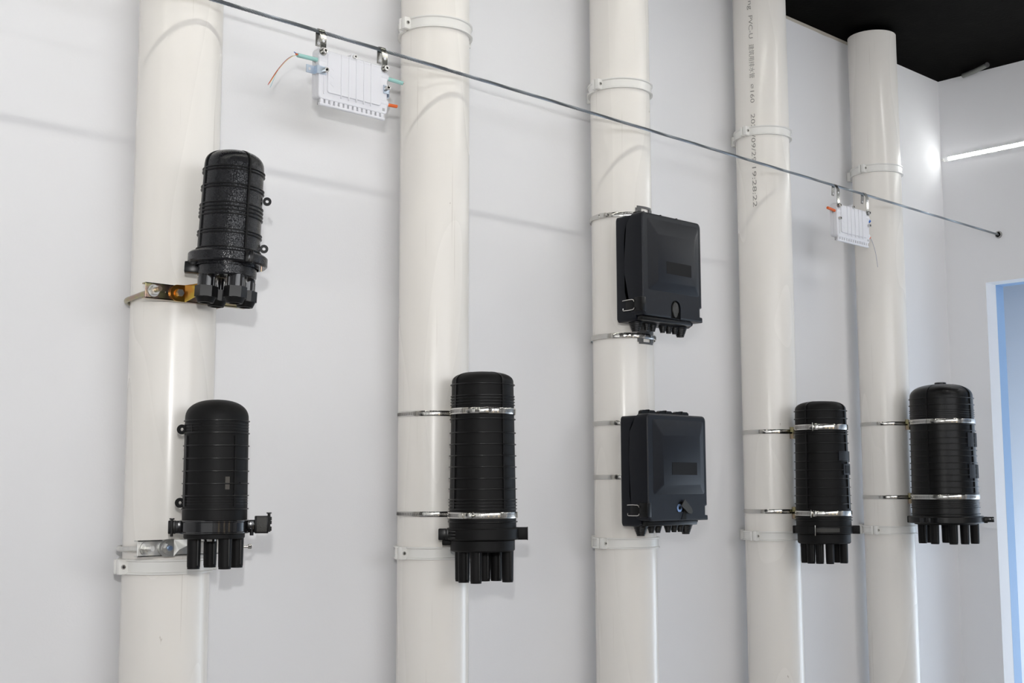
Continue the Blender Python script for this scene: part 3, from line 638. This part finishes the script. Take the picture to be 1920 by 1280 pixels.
# ------------------------------------------------------------------ black cabinets on the third pipe
def cabinet(x0, x1, z0, z1, yb, label, closed):
    D = .0880; w = x1-x0
    t = thing('distribution_cabinet', (x0, yb, z0), label, 'distribution box', 'black boxes on the third pipe')
    H = z1-z0
    def seam(z):
        pts = [(0, .050), (.030, .048), (.040, .036), (.075, .027), (.20*H/.27, .0265), (.235*H/.275, .030), (.252*H/.275, .037), (.262*H/.275, .046), (H, .053)]
        for (a, s0), (b2, s1) in zip(pts, pts[1:]):
            if z <= b2: return s0+(s1-s0)*(z-a)/(b2-a)
        return pts[-1][1]
    def densify(lp, step=.008):
        out = []
        for i, p in enumerate(lp):
            q = lp[(i+1) % len(lp)]; L_ = math.hypot(q[0]-p[0], q[1]-p[1]); k = max(1, int(L_/step))
            out += [(p[0]+(q[0]-p[0])*j/k, p[1]+(q[1]-p[1])*j/k) for j in range(k)]
        return out
    bl = densify(rrect(0, w-.002, 0, H-.004, .008))
    def ins(lp, e, cx=w/2, cz=H/2):
        return [(p[0]+(e if p[0] < cx else -e)*min(1, abs(p[0]-cx)/(w/2-.01)), p[1]+(e if p[1] < cz else -e)*min(1, abs(p[1]-cz)/(H/2-.01))) for p in lp]
    loops = [[(p[0], -.000, p[1]) for p in ins(bl, .003)], [(p[0], -.004, p[1]) for p in bl], [(p[0], -seam(p[1])+.0016, p[1]) for p in bl], [(p[0], -seam(p[1])-.012, p[1]) for p in ins(bl, .0045)]]
    MB().loops(loops).build('base_shell', M['cab'], t, 35)
    zb = .0125
    lid = rrect(0, w, zb, H, .012)
    nx = w-.0075                                     # notch on the hinge-free side
    lid = [p for p in lid if not (p[0] > w-.013 and p[1] < zb+.013)]
    i0 = 0
    for i, p in enumerate(lid):
        if p[0] > w-.001: i0 = i; break
    lid = lid[:i0]+[(w+.003, zb), (w+.003, zb+.008), (nx, zb+.009), (nx, zb+.034), (w, zb+.037)]+lid[i0:]
    lid = densify(lid)
    loops = [[(p[0], -seam(p[1])-.0024, p[1]) for p in lid], [(p[0], -D+.005, p[1]) for p in lid], [(p[0], -D+.0015, p[1]) for p in ins(lid, .0013)], [(p[0], -D, p[1]) for p in ins(lid, .0045)]]
    lo = MB().loops(loops).build('lid', M['cab'], t, 35)
    # arch-shaped lock recess cut into the lid
    cx, az = .128, .060
    arch = [(cx+.019*math.cos(a), az-.019+.019*math.sin(a)) for a in (PI*k/14 for k in range(15))]+[(cx-.019, zb+(.001 if closed else .022)), (cx+.019, zb+(.001 if closed else .022))]
    cut = MB().prism(arch, 'y', -D-.02, -D+.010).build('cutter', M['dark'])
    cut.location = t.location; bpy.context.view_layer.update()
    md = lo.modifiers.new('b', 'BOOLEAN'); md.object = cut; md.operation = 'DIFFERENCE'; md.solver = 'EXACT'
    dg = bpy.context.evaluated_depsgraph_get(); dg.update()
    nm = bpy.data.meshes.new_from_object(lo.evaluated_get(dg), depsgraph=dg); lo.modifiers.clear(); lo.data = nm
    while len(nm.materials) > 1: nm.materials.pop()
    for f in nm.polygons: f.use_smooth = f.normal.y > -.985
    bpy.data.objects.remove(cut)
    MB().prism([(cx+(p[0]-cx)*.98, p[1]) for p in arch], 'y', -D+.0032, -D+.0098).build('recess_shade', M['dark'], lo, 0)  # near-black filler, puts the recess's shade into the colour
    # raised middle field of the lid with bevelled margins
    z_lo = .090
    o_ = rrect(.022, w-.012, z_lo-.012, H-.014, .006, 3); i_ = rrect(.050, w-.036, z_lo+.010, H-.052, .004, 3)
    MB().loops([[(p[0], -D+.001, p[1]) for p in o_], [(p[0], -D-.0002, p[1]) for p in o_], [(p[0], -D-.0085, p[1]) for p in i_]]).build('raised_panel', M['cab'], lo, 20)
    MB().box(.084, .182, -D-.0089, -D-.0083, H-.150, H-.119).build('blanked_label', M['patch'], lo, 0, 'blank darker label strip')
    # lock
    if closed:
        el = [(cx+.0120*math.cos(a)*(1 if math.sin(a) > -.3 else .8), .036+.0195*math.sin(a)) for a in (2*PI*k/28 for k in range(28))]
        MB().prism(el, 'y', -D+.0034, -D+.0006).build('keyhole_cover', M['dull'], lo, 30)
        MB().prism([(cx-.0026, .058), (cx+.0012, .050), (cx-.0045, .050)], 'y', -D+.0034, -D+.0012).build('cover_tab', M['dull'], lo, 0)
    else:
        MB().cyl((cx-.006, -D+.010, .044), (cx-.006, -D+.001, .044), .0105, .0100, 24).build('lock_cylinder', M['cblue'], lo, 30)
        MB().cyl((cx-.006, -D+.0012, .044), (cx-.006, -D+.0004, .044), .0042, None, 16).build('key_slot', M['dark'], lo, 30)
        Mx = Matrix.Translation((cx+.004, -D-.004, .056)) @ Matrix.Rotation(R(38), 4, 'Y')
        MB().prism([(-.003, -.011), (.030, -.009), (.040, -.003), (.040, .004), (.030, .009), (-.003, .010)], 'y', -.0015, .0015, Mx).build('keyhole_cover', M['dull'], lo, 0)
        MB().prism([(cx-.002, zb+.003), (cx+.017, zb+.003), (cx+.019, .050), (cx+.010, .040)], 'y', -D-.0012, -D+.001).build('cover_rib', M['patch'], lo, 0)
    # clip on the left side: dark block plus bent wire
    MB().box(-.0042, .012, -D-.0010, -.064, .023, .058, .0015).build('clip', M['rib'], t, 40)
    MB().box(-.0030, .004, -.066, -.034, .026, .054, .001).build('clip_plate', M['rib'], t, 40)
    q = [(-.0045, -.026, .0520), (-.0048, -.029, .0525), (-.0055, -.046, .0530), (-.0060, -.060, .0525), (-.0060, -.0645, .0500), (-.0060, -.0655, .0465)]
    MB().tube(q, .0013, 8).build('clip_wire', M['steel'], t, 30)
    q = [(-.0045, -.027, .0330), (-.0045, -.027, .0285), (-.0050, -.030, .0270), (-.0055, -.046, .0268), (-.0060, -.060, .0272), (-.0060, -.0645, .0290), (-.0060, -.0655, .0320)]
    MB().tube(q, .0013, 8).build('clip_wire', M['steel'], t, 30)
    # hinge tabs on top
    for hx in (.022, .088, .152):
        g = MB().prism([(hx, H-.006), (hx+.004, H+.008), (hx+.010, H+.0110), (hx+.052, H+.0110), (hx+.058, H+.007), (hx+.058, H-.006)], 'y', -.050, -.040)
        g.box(hx+.029, hx+.033, -.052, -.039, H+.006, H+.0126, .001)
        g.build('hinge_tab', M['rib'], t, 20)
    # underside: hinge bar and ribbed cable cones
    MB().box(.008, .200, -.080, -.062, .0015, .0125, .002).build('bottom_bar', M['rib'], t, 40)
    for k, (qx, r) in enumerate(((.030, .018), (.070, .011), (.095, .011), (.134, .011), (.158, .011), (.182, .011), (.205, .0175))):
        n = 6 if r > .015 else 5; hh = .0245 if r > .015 else .0185; P = []
        for j in range(n):
            a = r*(1-.52*j/n); P += [(a, .001-hh*j/n), (a, .001-hh*(j+.72)/n), (a*.92, .001-hh*(j+1)/n)]
        P.append((.0002, .001-hh))
        MB().lathe(P, 20, M=Matrix.Translation((qx, -.038, 0))).build('cable_cone', M['rib'], t, 20)
    # grey mounting plate behind
    if closed:
        cxp = PX[2]-x0; g = MB(); Mp = Matrix.Translation((cxp, PY-yb, 0))
        def arc(xa, xb, za, zb2): g.ring(PR+.0008, PR+.0036, za, zb2, 8, math.asin(xa/.083), math.asin(xb/.083), Mp)
        arc(-.031, .031, -.030, H+.030); arc(-.031, -.015, H+.030, H+.039); arc(.015, .031, H+.030, H+.039); arc(-.027, .027, H+.039, H+.0445)
        arc(-.030, -.014, -.0385, -.030); arc(.014, .030, -.0385, -.030); arc(-.026, .026, -.0435, -.0385)
        g.box(cxp-.02, cxp+.02, -.001, PY-yb-PR-.0005, .05, H-.05)
        g.build('mounting_plate', M['greymetal'], t, 0, 'grey slotted mounting plate showing above and below the box')
    else:
        MB().box(PX[2]-x0-.03, PX[2]-x0+.03, -.002, -(yb+.1805), .05, H-.05).build('mounting_plate', M['greymetal'], t, 0)
    return t
cabinet(1.817, 2.052, 2.0065, 2.2800, -.190, 'upper black cabinet on the third pipe, its keyhole covered', True)
cabinet(1.825, 2.0575, 1.5010, 1.7770, -.190, 'lower black cabinet on the third pipe, its keyhole cover swung aside', False)
GB3 = 'steel bands around the third pipe'
hose_clamp((PX[2], PY, 2.3000), PR+.0046, .0120, 'steel band on the third pipe above the upper black cabinet', GB3, 0, R(-82), (R(-60), R(20)))
hose_clamp((PX[2], PY, 1.9835), PR+.0052, .0128, 'steel band on the third pipe between the two black cabinets', GB3, 0, R(-42), (R(-34), R(60)))
hose_clamp((PX[2], PY, 1.7600), PR+.0014, .0120, 'steel band on the third pipe near the lower cabinet\'s top', GB3, 0, None, (R(-60), R(0)))
hose_clamp((PX[2], PY, 1.6225), PR+.0014, .0120, 'steel band on the third pipe at the lower cabinet\'s middle', GB3, 0, None, (R(-60), R(0)))

# ------------------------------------------------------------------ twisted steel rope and its anchor
A = V(-1.1, -.212, 2.5350); B = V(XW-.006, -.212, 2.5120); Lr = (B-A).length
rope = thing('steel_rope', A, 'grey twisted steel rope stretched across in front of the pipes', 'wire rope')
ax = (B-A).normalized(); e1 = V(0, 1, 0); e2 = ax.cross(e1)
pitch_ = .046; steps = int(Lr/pitch_*12)
for s in range(6):
    pts = []
    for k in range(steps+1):
        u = k/steps*Lr; a = 2*PI*(u/pitch_+s/6); pts.append(ax*u+(e1*math.cos(a)+e2*math.sin(a))*.00262)
    MB().tube(pts, .00142, 5).build('strand', M['rope'], rope, 60)
MB().cyl((0, 0, 0), ax*Lr, .0018, None, 6).build('core_strand', M['rope'], rope, 60)
t = thing('rope_anchor', (XW, -.212, 2.512), 'round dark metal ferrule fixing the steel rope to the right wall', 'anchor')
Mx = Matrix.Rotation(R(-90), 4, 'Y')
MB().lathe([(.0060, .0005), (.0130, .0005), (.0135, .002), (.0125, .007), (.0095, .0075), (.0080, .003)], 28, M=Mx, close=True).build('cup_washer', M['hanger'], t, 30)
MB().lathe([(.0001, .0035), (.0082, .0035)], 24, M=Mx).build('anchor_hole', M['dark'], t, 30)
MB().cyl((-.004, .002, .002), (-.016, .002, .002), .0055, .0050, 16).build('ferrule', M['chrome'], t, 30)

# ------------------------------------------------------------------ white terminal boxes hanging from the rope
def screw(px, py, pz, parent, m=None, r=.0048, l=.009):
    o = MB().cyl((px, py, pz), (px, py-l, pz), r, r, 18).build('screw', m or M['chrome'], parent, 30)
    MB().cyl((px, py-l-.0003, pz), (px, py-l+.0001, pz), r*.5, None, 6).build('screw_socket', M['dark'], o, 0)
    return o
def smooth_path(P, n=6):
    P = [Vector(p) for p in P]; out = []
    for i in range(len(P)-1):
        p0, p1, p2, p3 = P[max(i-1, 0)], P[i], P[i+1], P[min(i+2, len(P)-1)]
        for k in range(n):
            t = k/n
            out.append(.5*((2*p1)+(-p0+p2)*t+(2*p0-5*p1+4*p2-p3)*t*t+(-p0+3*p1-3*p2+p3)*t**3))
    return out+[P[-1]]
def terminal_box(x0, w, zt_, h, rope_z, label, far):
    yf = -.222
    t = thing('terminal_box', (x0, yf, zt_-h), label, 'terminal box', 'white boxes hanging on the rope')
    H = h
    # body: rear half a little larger on the left, front half, bosses for screws
    MB().loops([[(p[0], .026, p[1]) for p in rrect(.002, w-.002, .004, H, .007)], [(p[0], .0245, p[1]) for p in rrect(0, w, .002, H, .008)], [(p[0], .0135, p[1]) for p in rrect(0, w, .002, H, .008)]]).build('rear_shell', M['white'], t, 30)
    fr = MB().loops([[(p[0], .0130, p[1]) for p in rrect(.0005, w-.0005, 0, H-.001, .008)], [(p[0], .0015, p[1]) for p in rrect(.0005, w-.0005, 0, H-.001, .008)], [(p[0], 0, p[1]) for p in rrect(.002, w-.002, .0015, H-.0025, .007)]]).build('front_cover', M['white'], t, 30)
    q = rrect(.020, w-.019, .0145, H-.007, .005, 4)
    MB().loops([[(p[0], .0005, p[1]) for p in q], [(p[0], -.0025, p[1]) for p in q], [((p[0]-w/2)*.985+w/2, -.0035, (p[1]-H/2)*.98+H/2) for p in q]]).build('raised_field', M['white'], fr, 30)
    for k in range(5):
        gx = .050+(w-.099)*k/4+.003
        MB().box(gx-.0012, gx+.0012, -.0052, -.0025, .008, H-.004, .0005).build('upright_ridge', M['white'], fr, 30)
    MB().box(.011, .0135, -.0018, .0005, .010, H*.52, .0005).build('side_ridge', M['white'], fr, 30)
    # moulded mark on the cover
    g = MB()
    zz = H*.30
    for k in range(6):
        g.box(-.0007, .0007, -.0041, -.0032, -.0055, .0055, 0, Matrix.Translation((.030+.0012*(k % 2), 0, zz+.0085*k)) @ Matrix.Rotation(R(58 if k % 2 else 122), 4, 'Y'))
    g.build('moulded_mark', M['white'], fr, 0)
    # cable entries
    def entry(px, pz, s):
        g = MB().cyl((px, .008, pz), (px+s*.024, .008, pz), .0092, .0092, 20)
        g.build('cable_entry', M['white'], t, 30)
    entry(.000, H-.0230, 1); entry(w-.022, H-.0225, 1); entry(w-.022, .0245, 1)
    # comb of finger slots and the hinge bar under it
    for k in range(14):
        gx = .010+(w-.022)*k/13
        MB().box(gx-.0036, gx+.0036, .0015, .0100, -.0085, .0020, .0008).build('hinge_tooth', M['white'], t, 0)
    MB().box(.006, w-.008, .0060, .0150, -.0100, .003, .001).build('slot_back', M['whiteslot'], t, 0)
    MB().tube([(.004, .004, -.0105), (w-.006, .004, -.0105)], .0034, 12).build('hinge_bar', M['white'], t, 40)
    MB().box(w-.0135, w-.0075, -.0006, .0006, .0060, .0120).build('square_window', M['whiteslot'], fr, 0)
    # hangers over the rope
    for k, hx in enumerate((.0085, w-.0095)):
        hw = .0075
        zr = rope_z-(zt_-h)
        zb_ = H-.0065
        yr = -.212-yf                                  # rope lies behind the front plane
        loop = []
        front = [( -.0015, zb_-.0065), (-.0015, zr-.012), (yr-.0056, zr)]
        arc = [(yr+.0054*math.cos(a), zr+.0054*math.sin(a)) for a in (PI-PI*j/8 for j in range(9))]
        back = [(yr+.0050, zr-.010), (yr+.0075, zr-.0285)]
        P = front+arc+back
        vs, fs = [], []
        th = .0008
        for i, (py, pz) in enumerate(P):
            a = P[max(i-1, 0)]; c = P[min(i+1, len(P)-1)]
            tx, tz = c[0]-a[0], c[1]-a[1]; l = math.hypot(tx, tz); nx_, nz_ = tz/l, -tx/l
            w_ = hw*(.80 if i in (0, len(P)-1) else 1)
            for sx, st in ((-1, -1), (1, -1), (1, 1), (-1, 1)): vs.append((hx+sx*w_, py+st*th*nx_, pz+st*th*nz_))
        b = MB().loops([vs[i*4:i*4+4] for i in range(len(P))]); 
        hg = b.build('hanger', M['hanger'], t, 40)
        MB().cyl((hx, -.0023, zr-.022), (hx, -.0029, zr-.022), .0031, None, 18).build('hanger_hole', M['white'], hg, 0)
        MB().cyl((hx, yr+.0058, zr-.022), (hx, yr+.0052, zr-.022), .0031, None, 18).build('hanger_hole', M['white'], hg, 0)
        MB().cyl((hx, -.0008, zb_), (hx, -.0034, zb_), .0088, .0086, 24).build('hanger_foot', M['hanger'], hg, 30)
        screw(hx, -.0030, zb_, t, None, .0052, .0075)
        MB().cyl((hx, .022, zb_-.001), (hx, -.0006, zb_-.001), .0098, .0092, 24).build('screw_boss', M['white'], t, 30)
    MB().cyl((w/2, .02, H), (w/2, .001, H), .0085, .0080, 24).build('screw_boss', M['white'], t, 30); screw(w/2, .001, H+.001, t, None, .0046, .006)
    zl = H*.52
    if not far:
        zb2 = zl+.004
        g = MB().box(-.004, .0165, -.0022, -.0004, zb2-.0085, zb2+.0085, .0005).box(-.0060, -.004, -.0022, .010, zb2-.0085, zb2+.0085, .0005).box(-.025, -.0042, .0082, .010, zb2-.0085, zb2+.0085, .0005)
        zp = g.build('z_bracket', M['bzinc'], t, 0, 'blue tinged zinc plate bracket')
        MB().cyl((-.0175, .0080, zb2), (-.0175, .0077, zb2), .0030, None, 16).build('bracket_hole', M['white'], zp, 0)
        screw(.0120, -.0020, zb2, t, None, .0050, .0095)
        g = MB().box(w-.012, w+.004, -.0022, -.0004, zl-.010, zl+.008, .0005).box(w+.002, w+.004, -.0022, .010, zl-.016, zl-.002, .0005).box(w+.002, w+.010, .0082, .010, zl-.016, zl-.002, .0005)
        g.build('z_bracket', M['bzinc'], t, 0, 'blue tinged zinc plate bracket')
        screw(w-.0055, -.0020, zl+.001, t, None, .0050, .0095)
        zc = H-.0235
        c1 = MB().tube([(.004, .008, zc), (-.047, .008, zc-.0015)], .0043, 14).build('cable_stub', M['teal'], t, 30, 'teal cable stub on the left with fibres hanging out')
        for m_, ox, oz, L_ in (('red', 0, 0, 1.0), ('red', .0006, -.0008, .96), ('yellow', .0014, -.0004, .93), ('cyan', .0016, .0006, 1.06)):
            P = [(-.045, .008, zc-.001), (-.052, .008, zc-.0035), (-.062, .0075, zc-.008), (-.076, .007, zc-.0205), (-.094, .0065, zc-.0435), (-.112+ox*2, .006, zc-.0725*L_), (-.1155+ox*2, .006, zc-.079*L_)]
            P = [(p[0]+ox*(i > 1), p[1], p[2]+oz*(i > 1)) for i, p in enumerate(P)]
            MB().tube(smooth_path(P), .00055, 6).build('fibre', M[m_], c1, 60)
        MB().tube([(-.046, .0075, zc-.0005), (-.0525, .006, zc-.001)], .0016, 6).build('fibre_end', M['orange'], c1, 30)
        MB().tube([(-.046, .0090, zc+.0010), (-.0545, .009, zc+.0035)], .0009, 6).build('fibre_end', M['bluecap'], c1, 30)
        zc = H-.0225
        c2 = MB().tube([(w-.004, .008, zc), (w+.046, .008, zc-.001)], .0043, 14).build('cable_stub', M['teal'], t, 30, 'teal cable stub on the right')
        MB().tube([(w+.044, .008, zc-.001), (w+.050, .008, zc-.001)], .0008, 6).build('fibre_end', M['red'], c2, 30)
        MB().tube([(w-.004, .008, .0240), (w+.031, .008, .0262)], [.0036, .0036], 14).build('cable_stub', M['orange'], t, 30, 'orange cable stub')
    else:
        screw(.0105, -.0005, zl+.003, t, None, .0050, .008); screw(w-.0070, -.0005, zl+.003, t, None, .0050, .008)
        zc = H-.0230
        c1 = MB().tube([(.002, .008, zc+.000), (-.038, .008, zc+.0035)], .0043, 14).build('cable_stub', M['orange'], t, 30, 'red orange cable stub on the left')
        MB().tube([(w-.002, .008, H-.0225), (w+.012, .006, H-.0300)], .0058, 14).build('cable_stub', M['bluecap'], t, 30, 'blue plug on the right')
        c2 = MB().tube([(w-.002, .008, .0245), (w+.014, .008, .0225)], .0042, 14).build('cable_stub', M['orange'], t, 30, 'short orange cable stub low on the right')
        P = [(w+.012, .008, .0225), (w+.020, .007, .0180), (w+.030, .006, .002), (w+.043, .006, -.026), (w+.052, .006, -.068)]
        MB().tube(smooth_path(P), .00060, 6).build('fibre', M['violet'], c2, 60)
    return t
terminal_box(.8905, .1750, 2.4875, .1045, 2.5250, 'white box left on the rope, teal cables, beside the second pipe', False)
terminal_box(2.7950, .1850, 2.4600, .1030, 2.5150, 'white box at the far end of the rope, in front of the rightmost pipe', True)
